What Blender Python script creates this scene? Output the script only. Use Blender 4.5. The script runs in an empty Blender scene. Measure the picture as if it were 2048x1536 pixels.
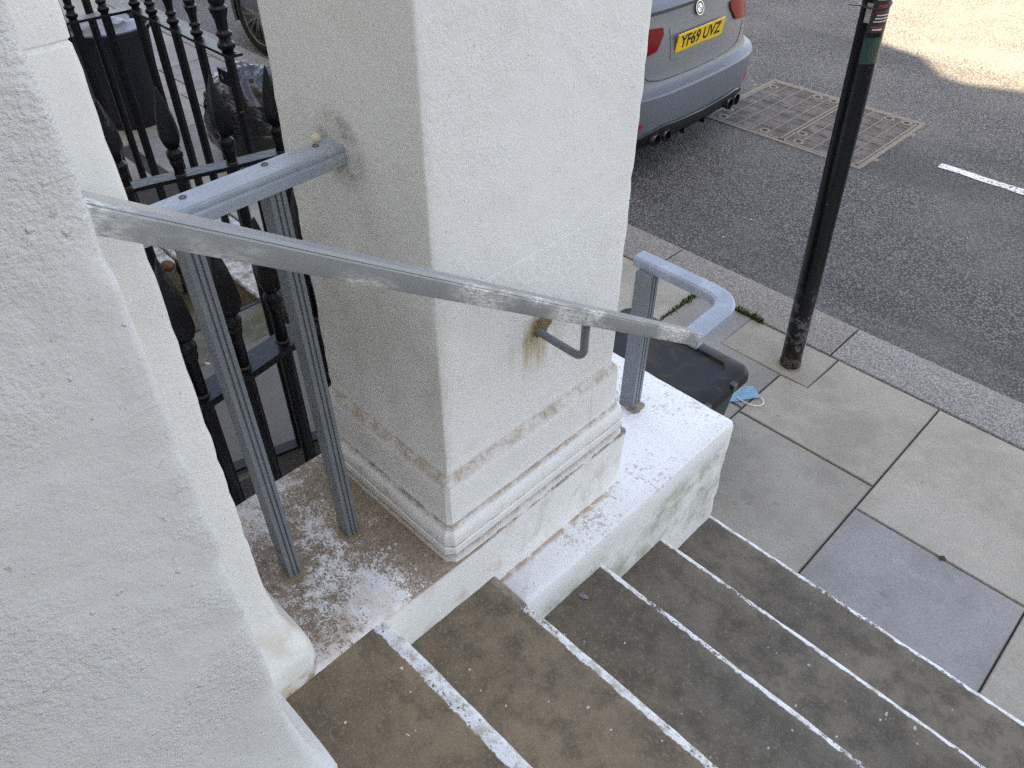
import bpy, bmesh, math, random
from mathutils import Vector, Matrix, noise
random.seed(7)
R = math.radians
S = bpy.context.scene
C = S.collection

# ------------------------------------------------------------------ camera
cam_d = bpy.data.cameras.new('camera'); cam = bpy.data.objects.new('camera', cam_d); C.objects.link(cam)
rt, dn, fw = (Vector((0.70891368, 0.70528099, 0.00448457)), Vector((0.46662249, -0.46423904, -0.75282506)),
              Vector((-0.52887129, 0.53578059, -0.65820538)))
M = Matrix((rt, -dn, -fw)).transposed().to_4x4(); M.translation = (0, 0, 2.27)
cam.matrix_world = M
cam_d.sensor_width = 36.0; cam_d.lens = 36.0*1575.26/2048; cam_d.clip_start = .02; cam_d.clip_end = 2000
S.camera = cam
S.render.resolution_x, S.render.resolution_y = 1024, 768

# ------------------------------------------------------------------ sky, sun, exposure
SUN_EL, SUN_AZ = R(50), R(180)            # the sun stands behind the house, over -Y
W = bpy.data.worlds.new('World'); S.world = W; W.use_nodes = True
wn = W.node_tree.nodes; wl = W.node_tree.links
sky = wn.new('ShaderNodeTexSky'); sky.sky_type = 'NISHITA'; sky.sun_disc = False
sky.sun_elevation = SUN_EL; sky.sun_rotation = SUN_AZ; sky.dust_density = 2.2; sky.ozone_density = .6
bg = wn['Background']; bg.inputs[1].default_value = .062
wl.new(sky.outputs[0], bg.inputs[0])
sun_d = bpy.data.lights.new('sun', 'SUN'); sun_d.energy = 3.2; sun_d.angle = R(.6); sun_d.color = (1, .90, .74)
sun = bpy.data.objects.new('sun', sun_d); C.objects.link(sun); sun.location = (0, -20, 30)
sun.rotation_euler = (R(90)-SUN_EL, 0, 0)
# light travels toward +Y and down
sun.rotation_euler = Vector((0, math.cos(SUN_EL), -math.sin(SUN_EL))).to_track_quat('-Z', 'Y').to_euler()
V = S.view_settings; V.view_transform = 'Standard'; V.look = 'None'; V.gamma = 1; V.use_curve_mapping = False
V.exposure = 3.52
V.use_white_balance = True; V.white_balance_temperature = 8500; V.white_balance_tint = 15
S.render.engine = 'CYCLES'
S.cycles.max_bounces = 8; S.cycles.diffuse_bounces = 5
S.cycles.use_denoising = False

# ------------------------------------------------------------------ object helpers
def tag(o, label=None, cat=None, group=None, kind=None):
    if label: o['label'] = label
    if cat: o['category'] = cat
    if group: o['group'] = group
    if kind: o['kind'] = kind
    return o
def empty(name, loc, label=None, cat=None, group=None, kind=None, rotz=0):
    o = bpy.data.objects.new(name, None); C.objects.link(o); o.location = loc; o.rotation_euler = (0, 0, rotz)
    o.empty_display_size = .1
    return tag(o, label, cat, group, kind)
def mesh_of(bm, name, mat, smooth=None):
    bmesh.ops.recalc_face_normals(bm, faces=bm.faces[:])
    me = bpy.data.meshes.new(name)
    if smooth is not None:
        for f in bm.faces: f.smooth = True
    bm.to_mesh(me); bm.free()
    for m in (mat if isinstance(mat, (list, tuple)) else [mat]):
        me.materials.append(m)
    if smooth is not None:
        me.set_sharp_from_angle(angle=R(smooth))
    return me
def obj(name, bm, mat, parent=None, smooth=None, local=False):
    """one mesh object; vertices are in world space unless local"""
    off = None
    if parent is not None and not local:
        off = Vector(parent.location)
        p = parent.parent
        while p is not None:
            off += Vector(p.location); p = p.parent
        bmesh.ops.translate(bm, verts=bm.verts[:], vec=-off)
    o = bpy.data.objects.new(name, mesh_of(bm, name, mat, smooth)); C.objects.link(o); o.parent = parent
    return o
def BM(): return bmesh.new()
def box(bm, x0, x1, y0, y1, z0, z1, bev=0, seg=1):
    vs = [bm.verts.new((x, y, z)) for z in (z0, z1) for y in (y0, y1) for x in (x0, x1)]
    fs = [bm.faces.new([vs[i] for i in q]) for q in ((0,2,3,1),(4,5,7,6),(0,1,5,4),(2,6,7,3),(0,4,6,2),(1,3,7,5))]
    if bev:
        es = list({e for f in fs for e in f.edges})
        bmesh.ops.bevel(bm, geom=es, offset=bev, segments=seg, affect='EDGES', profile=.5)
    return bm
def ring(bm, pts): return [bm.verts.new(p) for p in pts]
def skin(bm, rings, closed=True, caps=True):
    n = len(rings[0])
    for a, b in zip(rings, rings[1:]):
        for i in range(n if closed else n-1):
            j = (i+1) % n
            bm.faces.new((a[i], a[j], b[j], b[i]))
    if caps and closed:
        bm.faces.new(rings[0][::-1]); bm.faces.new(rings[-1])
def lathe(bm, prof, cx=0, cy=0, n=12, squash=1.0, ang=0, star=0):
    rs = []
    for z, r in prof:
        pts = []
        for i in range(n):
            a = 2*math.pi*i/n+ang
            rr = r*(1-star*(i % 2))
            pts.append((cx+rr*math.cos(a), cy+rr*squash*math.sin(a), z))
        rs.append(ring(bm, pts))
    skin(bm, rs)
def tube(bm, pts, r, n=8, up=(0, 0, 1)):
    pts = [Vector(p) for p in pts]; rs = []
    for i, p in enumerate(pts):
        t = (pts[min(i+1, len(pts)-1)]-pts[max(i-1, 0)]).normalized()
        u = Vector(up)
        if abs(t.dot(u)) > .95: u = Vector((1, 0, 0))
        s = t.cross(u).normalized(); v = s.cross(t)
        rad = r[i] if isinstance(r, (list, tuple)) else r
        rs.append(ring(bm, [p+rad*(math.cos(a)*s+math.sin(a)*v) for a in (2*math.pi*k/n for k in range(n))]))
    skin(bm, rs)
def sweep(bm, path, prof, up=(0, 0, 1), jitter=0):
    """sweep a closed profile (u sideways, v up) along a path"""
    path = [Vector(p) for p in path]; rs = []
    for i, p in enumerate(path):
        t = (path[min(i+1, len(path)-1)]-path[max(i-1, 0)]).normalized()
        s = t.cross(Vector(up)).normalized(); v = s.cross(t)
        rs.append(ring(bm, [p+u*s+w*v for u, w in prof]))
    skin(bm, rs)
def prism(bm, poly, z0, z1):
    a = ring(bm, [(x, y, z0) for x, y in poly]); b = ring(bm, [(x, y, z1) for x, y in poly])
    skin(bm, [a, b])
def nz(p, s, seed=0): return noise.noise(Vector(p)*s+Vector((seed*7.3, seed*3.1, seed*1.7)))
def footprint(x0, x1, y0, y1, r, step):
    """rounded rectangle as (x, y, nx, ny, corner)"""
    out = []
    def side(a, b, nx, ny):
        L = math.dist(a, b); k = max(1, int(L/step))
        for i in range(k):
            t = (i+.5)/k; out.append((a[0]+(b[0]-a[0])*t, a[1]+(b[1]-a[1])*t, nx, ny, 0))
    def corner(cx, cy, a0):
        for i in range(4):
            a = R(a0+90*i/3); out.append((cx+r*math.cos(a), cy+r*math.sin(a), math.cos(a), math.sin(a), 1))
    side((x0+r, y0), (x1-r, y0), 0, -1); corner(x1-r, y0+r, -90)
    side((x1, y0+r), (x1, y1-r), 1, 0); corner(x1-r, y1-r, 0)
    side((x1-r, y1), (x0+r, y1), 0, 1); corner(x0+r, y1-r, 90)
    side((x0, y1-r), (x0, y0+r), -1, 0); corner(x0+r, y0+r, 180)
    return out
def loft(bm, rect, prof, r=.006, step=.03, amp=.0015, chip=.003, seed=0, dz=.03, sc=9):
    """stucco block: rounded footprint, offset profile [(z, off)], uneven hand-plastered faces and chipped arrises"""
    fp = footprint(*rect, r, step); prof2 = [prof[0]]
    for (z0, o0), (z1, o1) in zip(prof, prof[1:]):
        k = max(1, int((z1-z0)/dz))
        prof2 += [(z0+(z1-z0)*i/k, o0+(o1-o0)*i/k) for i in range(1, k+1)]
    rs = []
    for z, o in prof2:
        pts = []
        for x, y, nx, ny, c in fp:
            p = (x, y, z)
            d = o + amp*nz(p, sc, seed) + amp*.6*nz(p, sc*3.3, seed+1)
            if c: d -= chip*max(0, nz(p, 28, seed+2)+.15)
            sx = nx if not c else (1 if nx > 0 else -1)*min(1, abs(nx)*1.2); sy = ny if not c else (1 if ny > 0 else -1)*min(1, abs(ny)*1.2)
            pts.append((x+sx*d, y+sy*d, z))
        rs.append(ring(bm, pts))
    skin(bm, rs)
    return bm

# ------------------------------------------------------------------ material helpers
class Mat:
    def __init__(s, name, base=(.5, .5, .5), rough=.6, metal=0, coat=0, spec=.5):
        s.m = bpy.data.materials.new(name); s.m.use_nodes = True
        s.t = s.m.node_tree; s.n = s.t.nodes; s.b = s.n['Principled BSDF']
        s.b.inputs['Base Color'].default_value = (*base, 1); s.b.inputs['Roughness'].default_value = rough
        s.b.inputs['Metallic'].default_value = metal; s.b.inputs['Coat Weight'].default_value = coat
        s.b.inputs['Specular IOR Level'].default_value = spec
        s._pos = None
    def link(s, a, b): s.t.links.new(a, b)
    def pos(s, mode='world'):
        if s._pos is None:
            if mode == 'world':
                g = s.n.new('ShaderNodeNewGeometry'); s._pos = g.outputs['Position']
            else:
                tc = s.n.new('ShaderNodeTexCoord'); oi = s.n.new('ShaderNodeObjectInfo')
                mu = s.n.new('ShaderNodeVectorMath'); mu.operation = 'SCALE'; mu.inputs[0].default_value = (37, 23, 11)
                s.link(oi.outputs['Random'], mu.inputs['Scale'])
                ad = s.n.new('ShaderNodeVectorMath'); s.link(tc.outputs['Object'], ad.inputs[0]); s.link(mu.outputs[0], ad.inputs[1])
                s._pos = ad.outputs[0]
        return s._pos
    def sep(s, mode='world'):
        n = s.n.new('ShaderNodeSeparateXYZ'); s.link(s.pos(mode), n.inputs[0]); return n.outputs
    def noise(s, scale, detail=4, rough=.55, stretch=None, dist=0, tilt=0):
        n = s.n.new('ShaderNodeTexNoise'); n.inputs['Scale'].default_value = scale
        n.inputs['Detail'].default_value = detail; n.inputs['Roughness'].default_value = rough; n.inputs['Distortion'].default_value = dist
        v = s.pos()
        if tilt:
            vr = s.n.new('ShaderNodeVectorRotate'); vr.rotation_type = 'X_AXIS'; vr.inputs['Angle'].default_value = tilt; s.link(v, vr.inputs[0]); v = vr.outputs[0]
        if stretch:
            mp = s.n.new('ShaderNodeMapping'); mp.inputs['Scale'].default_value = stretch; s.link(v, mp.inputs[0]); v = mp.outputs[0]
        s.link(v, n.inputs['Vector']); return n.outputs['Fac']
    def voro(s, scale, feature='F1', out='Distance'):
        n = s.n.new('ShaderNodeTexVoronoi'); n.feature = feature; n.inputs['Scale'].default_value = scale
        s.link(s.pos(), n.inputs['Vector']); return n.outputs[out]
    def ramp(s, fac, a, b, va=0.0, vb=1.0):
        n = s.n.new('ShaderNodeMapRange'); n.interpolation_type = 'SMOOTHSTEP'
        n.inputs['From Min'].default_value = a; n.inputs['From Max'].default_value = b
        n.inputs['To Min'].default_value = va; n.inputs['To Max'].default_value = vb
        s.link(fac, n.inputs['Value']); return n.outputs[0]
    def math(s, op, a, b=0.0, c=None):
        n = s.n.new('ShaderNodeMath'); n.operation = op
        for i, v in enumerate((a, b) if c is None else (a, b, c)):
            if isinstance(v, (int, float)): n.inputs[i].default_value = v
            else: s.link(v, n.inputs[i])
        return n.outputs[0]
    def mix(s, fac, a, b, mode='MIX'):
        n = s.n.new('ShaderNodeMix'); n.data_type = 'RGBA'; n.blend_type = mode
        for k, v in ((0, fac), (6, a), (7, b)):
            if isinstance(v, (int, float)): n.inputs[k].default_value = v
            elif isinstance(v, tuple): n.inputs[k].default_value = (*v, 1)
            else: s.link(v, n.inputs[k])
        return n.outputs[2]
    def color(s, v): s.link(v, s.b.inputs['Base Color']); return s
    def rough(s, v): s.link(v, s.b.inputs['Roughness']); return s
    def bump(s, h, strength=.3, dist=.01):
        n = s.n.new('ShaderNodeBump'); n.inputs['Strength'].default_value = strength; n.inputs['Distance'].default_value = dist
        s.link(h, n.inputs['Height'])
        old = s.b.inputs['Normal'].links
        if old: s.link(old[0].from_socket, n.inputs['Normal'])
        s.link(n.outputs[0], s.b.inputs['Normal']); return s
    def near(s, p, r0, r1):
        """1 inside r0 of a place on the thing, 0 outside r1"""
        n = s.n.new('ShaderNodeVectorMath'); n.operation = 'DISTANCE'; s.link(s.pos(), n.inputs[0]); n.inputs[1].default_value = p
        return s.ramp(n.outputs['Value'], r0, r1, 1, 0)
    def band(s, v, a, b, w):
        return s.math('MULTIPLY', s.ramp(v, a-w, a+w), s.ramp(v, b-w, b+w, 1, 0))
    def objcol(s):
        return s.n.new('ShaderNodeObjectInfo').outputs['Color']

m = Mat('warm_bounce_wall', rough=.85); c = m.mix(m.noise(9, 4), (.46, .41, .345), (.56, .505, .43)); m.color(c).bump(m.noise(40), .4, .01); M_BOUNCE = m.m  # unseen front wall: warm tone chosen to tint the light bounced onto the pillar
WHITE = (.82, .812, .79)
def stucco(name, base, dirt=(.33, .22, .13), grain=1.0):
    m = Mat(name, base, .62); big = m.noise(2.2, 5); mid = m.noise(11, 5); fine = m.noise(170, 3)
    c = m.mix(m.ramp(big, .35, .7, 0, .35), base, tuple(v*k for v, k in zip(base, (.90, .89, .86))))
    c = m.mix(m.ramp(mid, .58, .75, 0, .16), c, (.55, .50, .42))
    spk = m.ramp(m.noise(75, 2), .70, .76, 0, .45)
    c = m.mix(spk, c, dirt)
    m._c = c
    pat = m.ramp(m.noise(3.3, 3, .5, None, .6), .40, .58, .25, 1)
    m.bump(m.math('MULTIPLY', m.noise(210, 3, .6), pat), .42*grain, .004).bump(m.math('MULTIPLY', m.noise(62, 3, .55), pat), .22*grain, .007).bump(m.noise(8, 3), .18*grain, .02)
    return m

# pillar: paint with rust run-off below the handrail bracket and brown grime lying on the ledges
m = stucco('pillar_paint', WHITE); xyz = m.sep(); rag = m.noise(26, 5, .65); streak = m.noise(30, 4, .6, (1, 1, .06))
z = xyz[2]
ledge = m.math('MAXIMUM', m.band(z, 1.018, 1.042, .010), m.band(z, .898, .908, .004))
ledge = m.math('MAXIMUM', ledge, m.band(z, .812, .832, .006))
ledge = m.math('MULTIPLY', ledge, m.math('MULTIPLY', m.ramp(rag, .34, .62, .35, .95), m.ramp(m.noise(90, 4, .7), .36, .66, .55, 1)))
c = m.mix(ledge, m._c, (.37, .268, .18))
lin = m.math('MAXIMUM', m.band(z, .9035, .9085, .0016), m.band(z, .854, .859, .0016))
lin = m.math('MAXIMUM', lin, m.band(z, .8285, .8315, .0014))
c = m.mix(m.math('MULTIPLY', lin, m.ramp(m.noise(18, 5, .7), .40, .62, .08, .7)), c, (.27, .18, .11))
run = m.math('MULTIPLY', m.band(z, .86, 1.02, .012), m.ramp(m.noise(24, 3, .5, (1, 1, .04)), .63, .70, 0, .5))
c = m.mix(run, c, (.50, .40, .29))
face = m.ramp(xyz[1], .70, .735, 1, 0)       # grime smudges on the face towards the house
sm = m.math('MULTIPLY', m.math('MULTIPLY', face, m.band(z, 1.05, 1.65, .22)), m.ramp(m.noise(4, 4, .6), .42, .72, 0, .34))
c = m.mix(sm, c, (.40, .35, .27))
c = m.mix(m.math('MULTIPLY', m.near((-1.10, .695, 1.69), .035, .085), m.ramp(m.noise(34, 4, .7), .40, .62, .2, .75)), c, (.22, .20, .18))
rs_ = m.math('MULTIPLY', m.near((-.875, .962, 1.25), .012, .11), m.ramp(streak, .42, .6, 0, .75))
c = m.mix(rs_, c, (.42, .29, .10))
rs2 = m.math('MULTIPLY', m.near((-.875, .975, 1.295), .018, .05), m.ramp(rag, .42, .56, 0, 1))
c = m.mix(rs2, c, (.23, .15, .045))
tide = m.math('MULTIPLY', m.band(z, .62, .80, .03), m.ramp(m.noise(6, 5), .47, .7, 0, .40))
c = m.mix(tide, c, (.42, .42, .32))
m.color(c); M_PILLAR = m.m

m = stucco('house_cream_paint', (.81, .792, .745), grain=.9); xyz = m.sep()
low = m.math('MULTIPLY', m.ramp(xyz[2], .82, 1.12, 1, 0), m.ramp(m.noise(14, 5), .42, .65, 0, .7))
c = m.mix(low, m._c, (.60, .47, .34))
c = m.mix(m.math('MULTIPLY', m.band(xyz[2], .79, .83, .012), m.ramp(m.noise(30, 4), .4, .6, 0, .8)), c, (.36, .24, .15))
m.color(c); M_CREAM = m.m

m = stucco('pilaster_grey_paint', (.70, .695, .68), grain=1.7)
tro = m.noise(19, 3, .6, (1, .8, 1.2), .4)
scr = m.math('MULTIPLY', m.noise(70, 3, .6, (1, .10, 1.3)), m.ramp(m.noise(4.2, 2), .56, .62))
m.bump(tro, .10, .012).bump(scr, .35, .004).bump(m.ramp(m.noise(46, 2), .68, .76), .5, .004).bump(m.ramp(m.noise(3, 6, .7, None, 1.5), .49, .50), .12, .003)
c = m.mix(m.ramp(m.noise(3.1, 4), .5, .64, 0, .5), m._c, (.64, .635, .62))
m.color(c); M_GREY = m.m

m = stucco('cheek_paint', WHITE); xyz = m.sep()
alg = m.math('MULTIPLY', m.ramp(xyz[2], .57, .50), m.ramp(m.noise(6, 6, .7), .40, .66, 0, .8))
c = m.mix(alg, m._c, (.33, .33, .22))
flk = m.math('MULTIPLY', m.ramp(xyz[2], .585, .597), m.ramp(m.math('ADD', m.noise(95, 4, .7), m.ramp(m.noise(5, 3), .3, .7, -.09, .10)), .555, .65, 0, .75))
c = m.mix(flk, c, (.46, .36, .28))
edg = m.math('MULTIPLY', m.math('MULTIPLY', m.ramp(xyz[0], -.815, -.83), m.ramp(xyz[1], 1.30, 1.25)), m.ramp(m.noise(22, 4), .40, .55, 0, .8))
c = m.mix(edg, c, (.42, .27, .16))
m.color(c); M_CHEEK = m.m

# platform: white paint flaked away in crumbs over red-brown stone
m = Mat('flaked_platform_paint', rough=.75); xyz = m.sep()
f1 = m.math('ADD', m.math('MULTIPLY', m.noise(190, 5, .75, None, .6), .62), m.math('MULTIPLY', m.noise(42, 4, .7), .38)); f2 = m.noise(4.5, 3)
bare = m.math('ADD', f1, m.ramp(f2, .3, .72, -.09, .10))
cor = m.math('MULTIPLY', m.ramp(xyz[1], .46, .66), m.ramp(xyz[0], -1.22, -.95, .03, .13))
bare = m.math('ADD', bare, cor)
mask = m.ramp(bare, .488, .585)
stone = m.mix(m.noise(16, 4), (.20, .132, .088), (.32, .225, .16))
stone = m.mix(m.ramp(m.noise(3, 3), .5, .7, 0, .75), stone, (.23, .19, .11))
stone = m.mix(m.ramp(m.noise(150, 4, .7), .45, .62, 0, .6), stone, (.42, .34, .27))
stone = m.mix(m.ramp(m.noise(70, 4, .7), .55, .68, 0, .6), stone, (.12, .085, .06))
wash = m.mix(m.ramp(m.noise(13, 5, .65), .38, .68, 0, .75), (.80, .79, .77), (.56, .45, .34))
c = m.mix(mask, wash, stone)
side = m.ramp(xyz[2], .785, .798, 1, 0)
sc_ = m.mix(m.ramp(m.noise(14, 5), .5, .7, 0, .45), WHITE, (.55, .46, .36))
c = m.mix(side, c, sc_)
m.color(c).bump(mask, -.35, .003).bump(m.noise(140, 3), .3, .004); M_PLAT = m.m

# steps: dark worn stone with a band of flaking white paint along the nosing; y is measured from the step's own front edge
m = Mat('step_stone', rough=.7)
tc = m.n.new('ShaderNodeTexCoord'); sx = m.n.new('ShaderNodeSeparateXYZ'); m.link(tc.outputs['Object'], sx.inputs[0])
w = m.pos('world'); big = m.noise(3.2, 5, .6); mid = m.noise(17, 5, .65); fine = m.noise(120, 3)
st = m.mix(m.ramp(big, .34, .66), (.135, .106, .074), (.225, .178, .124))
st = m.mix(m.ramp(mid, .42, .66, 0, .6), st, (.078, .068, .052))
st = m.mix(m.ramp(m.noise(1.3, 3), .5, .66, 0, .5), st, (.098, .094, .080))
st = m.mix(m.ramp(fine, .52, .70, 0, .55), st, (.26, .21, .155))
st = m.mix(m.ramp(m.noise(58, 1), .775, .79, 0, .9), st, (.62, .61, .58))
st = m.mix(m.ramp(m.noise(9, 1), .80, .808, 0, .75), st, (.55, .54, .50))
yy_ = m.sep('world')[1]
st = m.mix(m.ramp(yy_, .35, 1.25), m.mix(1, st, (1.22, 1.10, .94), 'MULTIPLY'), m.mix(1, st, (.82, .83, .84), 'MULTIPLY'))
edge = m.math('ADD', sx.outputs[1], m.math('MULTIPLY', m.math('SUBTRACT', m.noise(34, 5, .7), .5), .022))
wid = m.n.new('ShaderNodeObjectInfo')
wv = m.n.new('ShaderNodeSeparateColor'); m.link(wid.outputs['Color'], wv.inputs[0])
inb = m.ramp(m.math('ADD', edge, wv.outputs[0]), -.0015, .0015)
hol = m.math('ADD', m.noise(85, 5, .75), m.math('MULTIPLY', m.math('SUBTRACT', m.noise(4.0, 3), .5), .75))
wear = m.ramp(m.math('SUBTRACT', hol, wv.outputs[1]), .0, .035, 1, 0)
n_ = m.n.new('ShaderNodeMath'); n_.operation = 'GREATER_THAN'; m.link(m.math('ADD', w_x := m.sep('world')[0], m.math('MULTIPLY', m.noise(40, 4), .12)), n_.inputs[0]); m.link(m.math('SUBTRACT', wv.outputs[2], 1.0), n_.inputs[1])
pm = m.math('MULTIPLY', m.math('MULTIPLY', inb, wear), m.math('MAXIMUM', n_.outputs[0], .12))
c = m.mix(pm, st, m.mix(m.ramp(m.noise(30, 5, .75), .44, .64, 0, .85), (.78, .78, .775), (.42, .36, .28)))
m.color(c).bump(pm, .5, .002).bump(m.noise(190, 3), .35, .003).bump(m.noise(12, 4), .25, .01)
m.rough(m.ramp(mid, .3, .7, .62, .85)); M_STEP = m.m

def slabmat(name):
    m = Mat(name, rough=.8); m.pos('object'); oc = m.objcol()
    big = m.noise(3.4, 6, .68); mid = m.noise(14, 5, .65); fine = m.noise(160, 3, .6); st = m.noise(22, 5, .6, (1, 6, 1))
    c = m.mix(m.ramp(big, .35, .66, 0, .8), oc, m.mix(1, oc, (.70, .69, .66), 'MULTIPLY'))
    c = m.mix(m.ramp(mid, .5, .72, 0, .4), c, m.mix(1, oc, (1.18, 1.16, 1.10), 'MULTIPLY'))
    c = m.mix(m.ramp(fine, .48, .68, 0, .55), c, m.mix(1, oc, (.55, .55, .55), 'MULTIPLY'))
    c = m.mix(m.ramp(st, .55, .75, 0, .25), c, m.mix(1, oc, (.75, .74, .72), 'MULTIPLY'))
    c = m.mix(m.ramp(m.noise(7.5, 1), .735, .76, 0, .35), c, m.mix(1, oc, (.48, .48, .48), 'MULTIPLY'))
    c = m.mix(m.ramp(m.noise(16, 1), .77, .785, 0, .5), c, m.mix(1, oc, (.45, .45, .45), 'MULTIPLY'))
    m.color(c).bump(fine, .3, .003).bump(mid, .25, .006); return m.m
M_SLAB = slabmat('paving_stone')
m = Mat('kerb_granite', rough=.75); m.pos('object'); oc = m.objcol()
v = m.noise(130, 3, .7); v2 = m.noise(90, 2)
c = m.mix(m.ramp(v, .44, .58), m.mix(1, oc, (.52, .50, .49), 'MULTIPLY'), m.mix(1, oc, (1.2, 1.15, 1.08), 'MULTIPLY'))
c = m.mix(m.ramp(v2, .62, .70, 0, .8), c, m.mix(1, oc, (1.75, 1.65, 1.52), 'MULTIPLY'))
m.color(c).bump(v, .5, .005); M_KERB = m.m
m = Mat('joint_grit', rough=.95); c = m.mix(m.noise(60, 4), (.035, .032, .026), (.085, .075, .06)); m.color(c).bump(m.noise(200, 3), .5, .005); M_GRIT = m.m
m = Mat('asphalt', rough=.82)
v = m.voro(82); cell = m.voro(82, 'F1', 'Color')
sc = m.n.new('ShaderNodeSeparateColor'); m.link(cell, sc.inputs[0]); rnd = sc.outputs[0]
c = m.mix(m.math('ADD', m.math('MULTIPLY', m.ramp(rnd, .1, .9), .72), m.ramp(m.noise(240, 2), .4, .65, 0, .28)), (.064, .062, .059), (.232, .224, .208))
c = m.mix(m.ramp(v, .34, .62, 0, .85), c, (.024, .024, .025))
c = m.mix(m.ramp(m.noise(1.1, 5, .6), .40, .68, 0, .5), c, (.135, .130, .120))
c = m.mix(m.ramp(m.noise(.9, 3, .6, (.25, 1.4, 1)), .48, .66, 0, .5), c, (.030, .030, .031))
c = m.mix(m.ramp(m.noise(2.6, 2), .74, .80, 0, .8), c, (.016, .016, .017))
c = m.mix(m.ramp(m.noise(31, 1), .805, .815, 0, 1), c, (.58, .57, .54))
m.color(c).bump(m.math('SUBTRACT', 1.0, v), .9, .007).bump(m.noise(70, 3), .4, .005); M_ASPH = m.m
m = Mat('worn_road_paint', rough=.8); k = m.ramp(m.math('ADD', m.noise(70, 4, .7), m.math('MULTIPLY', m.noise(3), .2)), .62, .70)
c = m.mix(k, (.68, .68, .66), (.09, .09, .09)); m.color(c).bump(m.noise(120), .5, .004); M_LINE = m.m

def rail_paint(name, base, worn, amt, side=False):
    m = Mat(name, base, .42, 0, .08)
    tl_ = R(33.7) if side else 0
    a = m.noise(9, 4, .6, (1, .45, 1), 0, tl_); b = m.noise(300, 4, .7, (1, .22, 1), 0, tl_)
    k = m.math('MULTIPLY', m.ramp(a, .43, .60), m.ramp(b, .38, .62, .15, .85)); k = m.math('MULTIPLY', k, amt)
    if side:
        gn = m.n.new('ShaderNodeNewGeometry'); sp_ = m.n.new('ShaderNodeSeparateXYZ'); m.link(gn.outputs['True Normal'], sp_.inputs[0]); k = m.math('MULTIPLY', k, m.ramp(sp_.outputs[0], .35, .8, .12, 1))
    c = m.mix(m.ramp(m.noise(5), .4, .65, 0, .4), base, tuple(v*.86 for v in base))
    c = m.mix(k, c, worn); m.color(c); m.rough(m.ramp(k, 0, 1, .44, .36))
    mm = m.math('MULTIPLY', k, .10); m.link(mm, m.b.inputs['Metallic'])
    m.bump(k, -.15, .002).bump(m.noise(45, 2), .08, .004)
    return m.m
M_RAIL = rail_paint('grey_rail_paint', (.27, .28, .285), (.88, .87, .83), 1.0, True)
M_POST = rail_paint('grey_post_paint', (.165, .182, .200), (.40, .41, .42), .12)
M_GUARD = rail_paint('blue_grey_rail_paint', (.285, .325, .37), (.62, .66, .70), .5)
m = Mat('black_iron_paint', (.005, .006, .008), .30, 0, 0, .32); m.pos('object')
k = m.ramp(m.noise(46, 4, .7), .68, .73); c = m.mix(k, (.005, .006, .008), (.09, .075, .065)); m.color(c)
m.bump(m.noise(55, 3), .35, .006).bump(m.noise(210, 2), .15, .002); M_IRON = m.m
m = Mat('rusty_joint', rough=.85); c = m.mix(m.noise(160, 4), (.055, .035, .022), (.20, .145, .09)); m.color(c).bump(m.noise(200), .5, .003); M_RUST = m.m
m = Mat('mossy_concrete', rough=.95); c = m.mix(m.ramp(m.noise(5, 5, .65), .4, .62), (.155, .14, .115), (.085, .085, .040))
c = m.mix(m.ramp(m.noise(34, 4, .7), .55, .7, 0, .7), c, (.05, .047, .030)); m.color(c).bump(m.noise(60, 4), .6, .008); M_MOSS = m.m
m = Mat('bare_concrete', rough=.9); c = m.mix(m.noise(6, 6, .6), (.115, .105, .092), (.185, .170, .150)); m.color(c).bump(m.noise(90), .25, .004); M_CONC = m.m
m = Mat('weathered_coping', rough=.9); c = m.mix(m.ramp(m.noise(16, 5, .7), .38, .6), (.30, .27, .235), (.68, .66, .63))
c = m.mix(m.ramp(m.noise(40, 4, .7), .60, .68, 0, .8), c, (.12, .10, .08))
zz = m.sep()[2]; c = m.mix(m.ramp(zz, -.02, -.008, 1, 0), c, m.mix(m.noise(20), (.16, .11, .07), (.24, .18, .12)))
m.color(c).bump(m.noise(22, 5, .7), .8, .02); M_COPE = m.m
m = Mat('black_plastic', (.020, .019, .019), .48, 0, 0, .3); k = m.math('MULTIPLY', m.ramp(m.noise(7, 4, .6, None, 1.6), .54, .70), m.ramp(m.noise(50, 3), .3, .6, .35, 1))
zz = m.sep()[2]; k = m.math('MULTIPLY', k, m.ramp(zz, .352, .356))
c = m.mix(m.math('MULTIPLY', k, .30), (.0095, .009, .0088), (.22, .155, .10)); m.color(c).bump(m.noise(140), .12, .002); m.rough(m.ramp(k, 0, 1, .42, .9)); M_PLASTIC = m.m
M_NAVY = Mat('navy_plastic', (.006, .009, .014), .45).m
m = Mat('bin_liner', (.006, .006, .007), .13, 0, .3); m.bump(m.noise(7, 2, .4, (1, 1, 2.8), 1.2), .35, .08); M_BAG = m.m
M_WBAG = Mat('white_liner', (.28, .28, .30), .35).m
M_BLUE = Mat('mask_blue', (.36, .62, .76), .8).m
M_WHITE = Mat('mask_white', (.8, .8, .8), .8).m
M_GRASS = Mat('weed_green', (.065, .105, .018), .7).m
M_FRUIT = Mat('orange_fruit', (.12, .042, .012), .5).m
M_CHIP = Mat('white_chip', (.75, .74, .70), .8).m
m = Mat('sign_pole_paint', (.005, .006, .007), .25, 0, 0, .35); xyz = m.sep()
lowz = m.ramp(xyz[2], .02, .62, 1, 0)
k = m.math('MULTIPLY', m.ramp(lowz, .08, .6), m.ramp(m.noise(30, 5, .72), .52, .60, 0, .75)); c = m.mix(k, (.005, .006, .007), m.mix(m.noise(40), (.07, .075, .08), (.20, .20, .20)))
c = m.mix(m.math('MULTIPLY', m.ramp(xyz[2], .05, .11, 1, 0), m.ramp(m.noise(50), .45, .55)), c, (.075, .055, .040))
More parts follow.
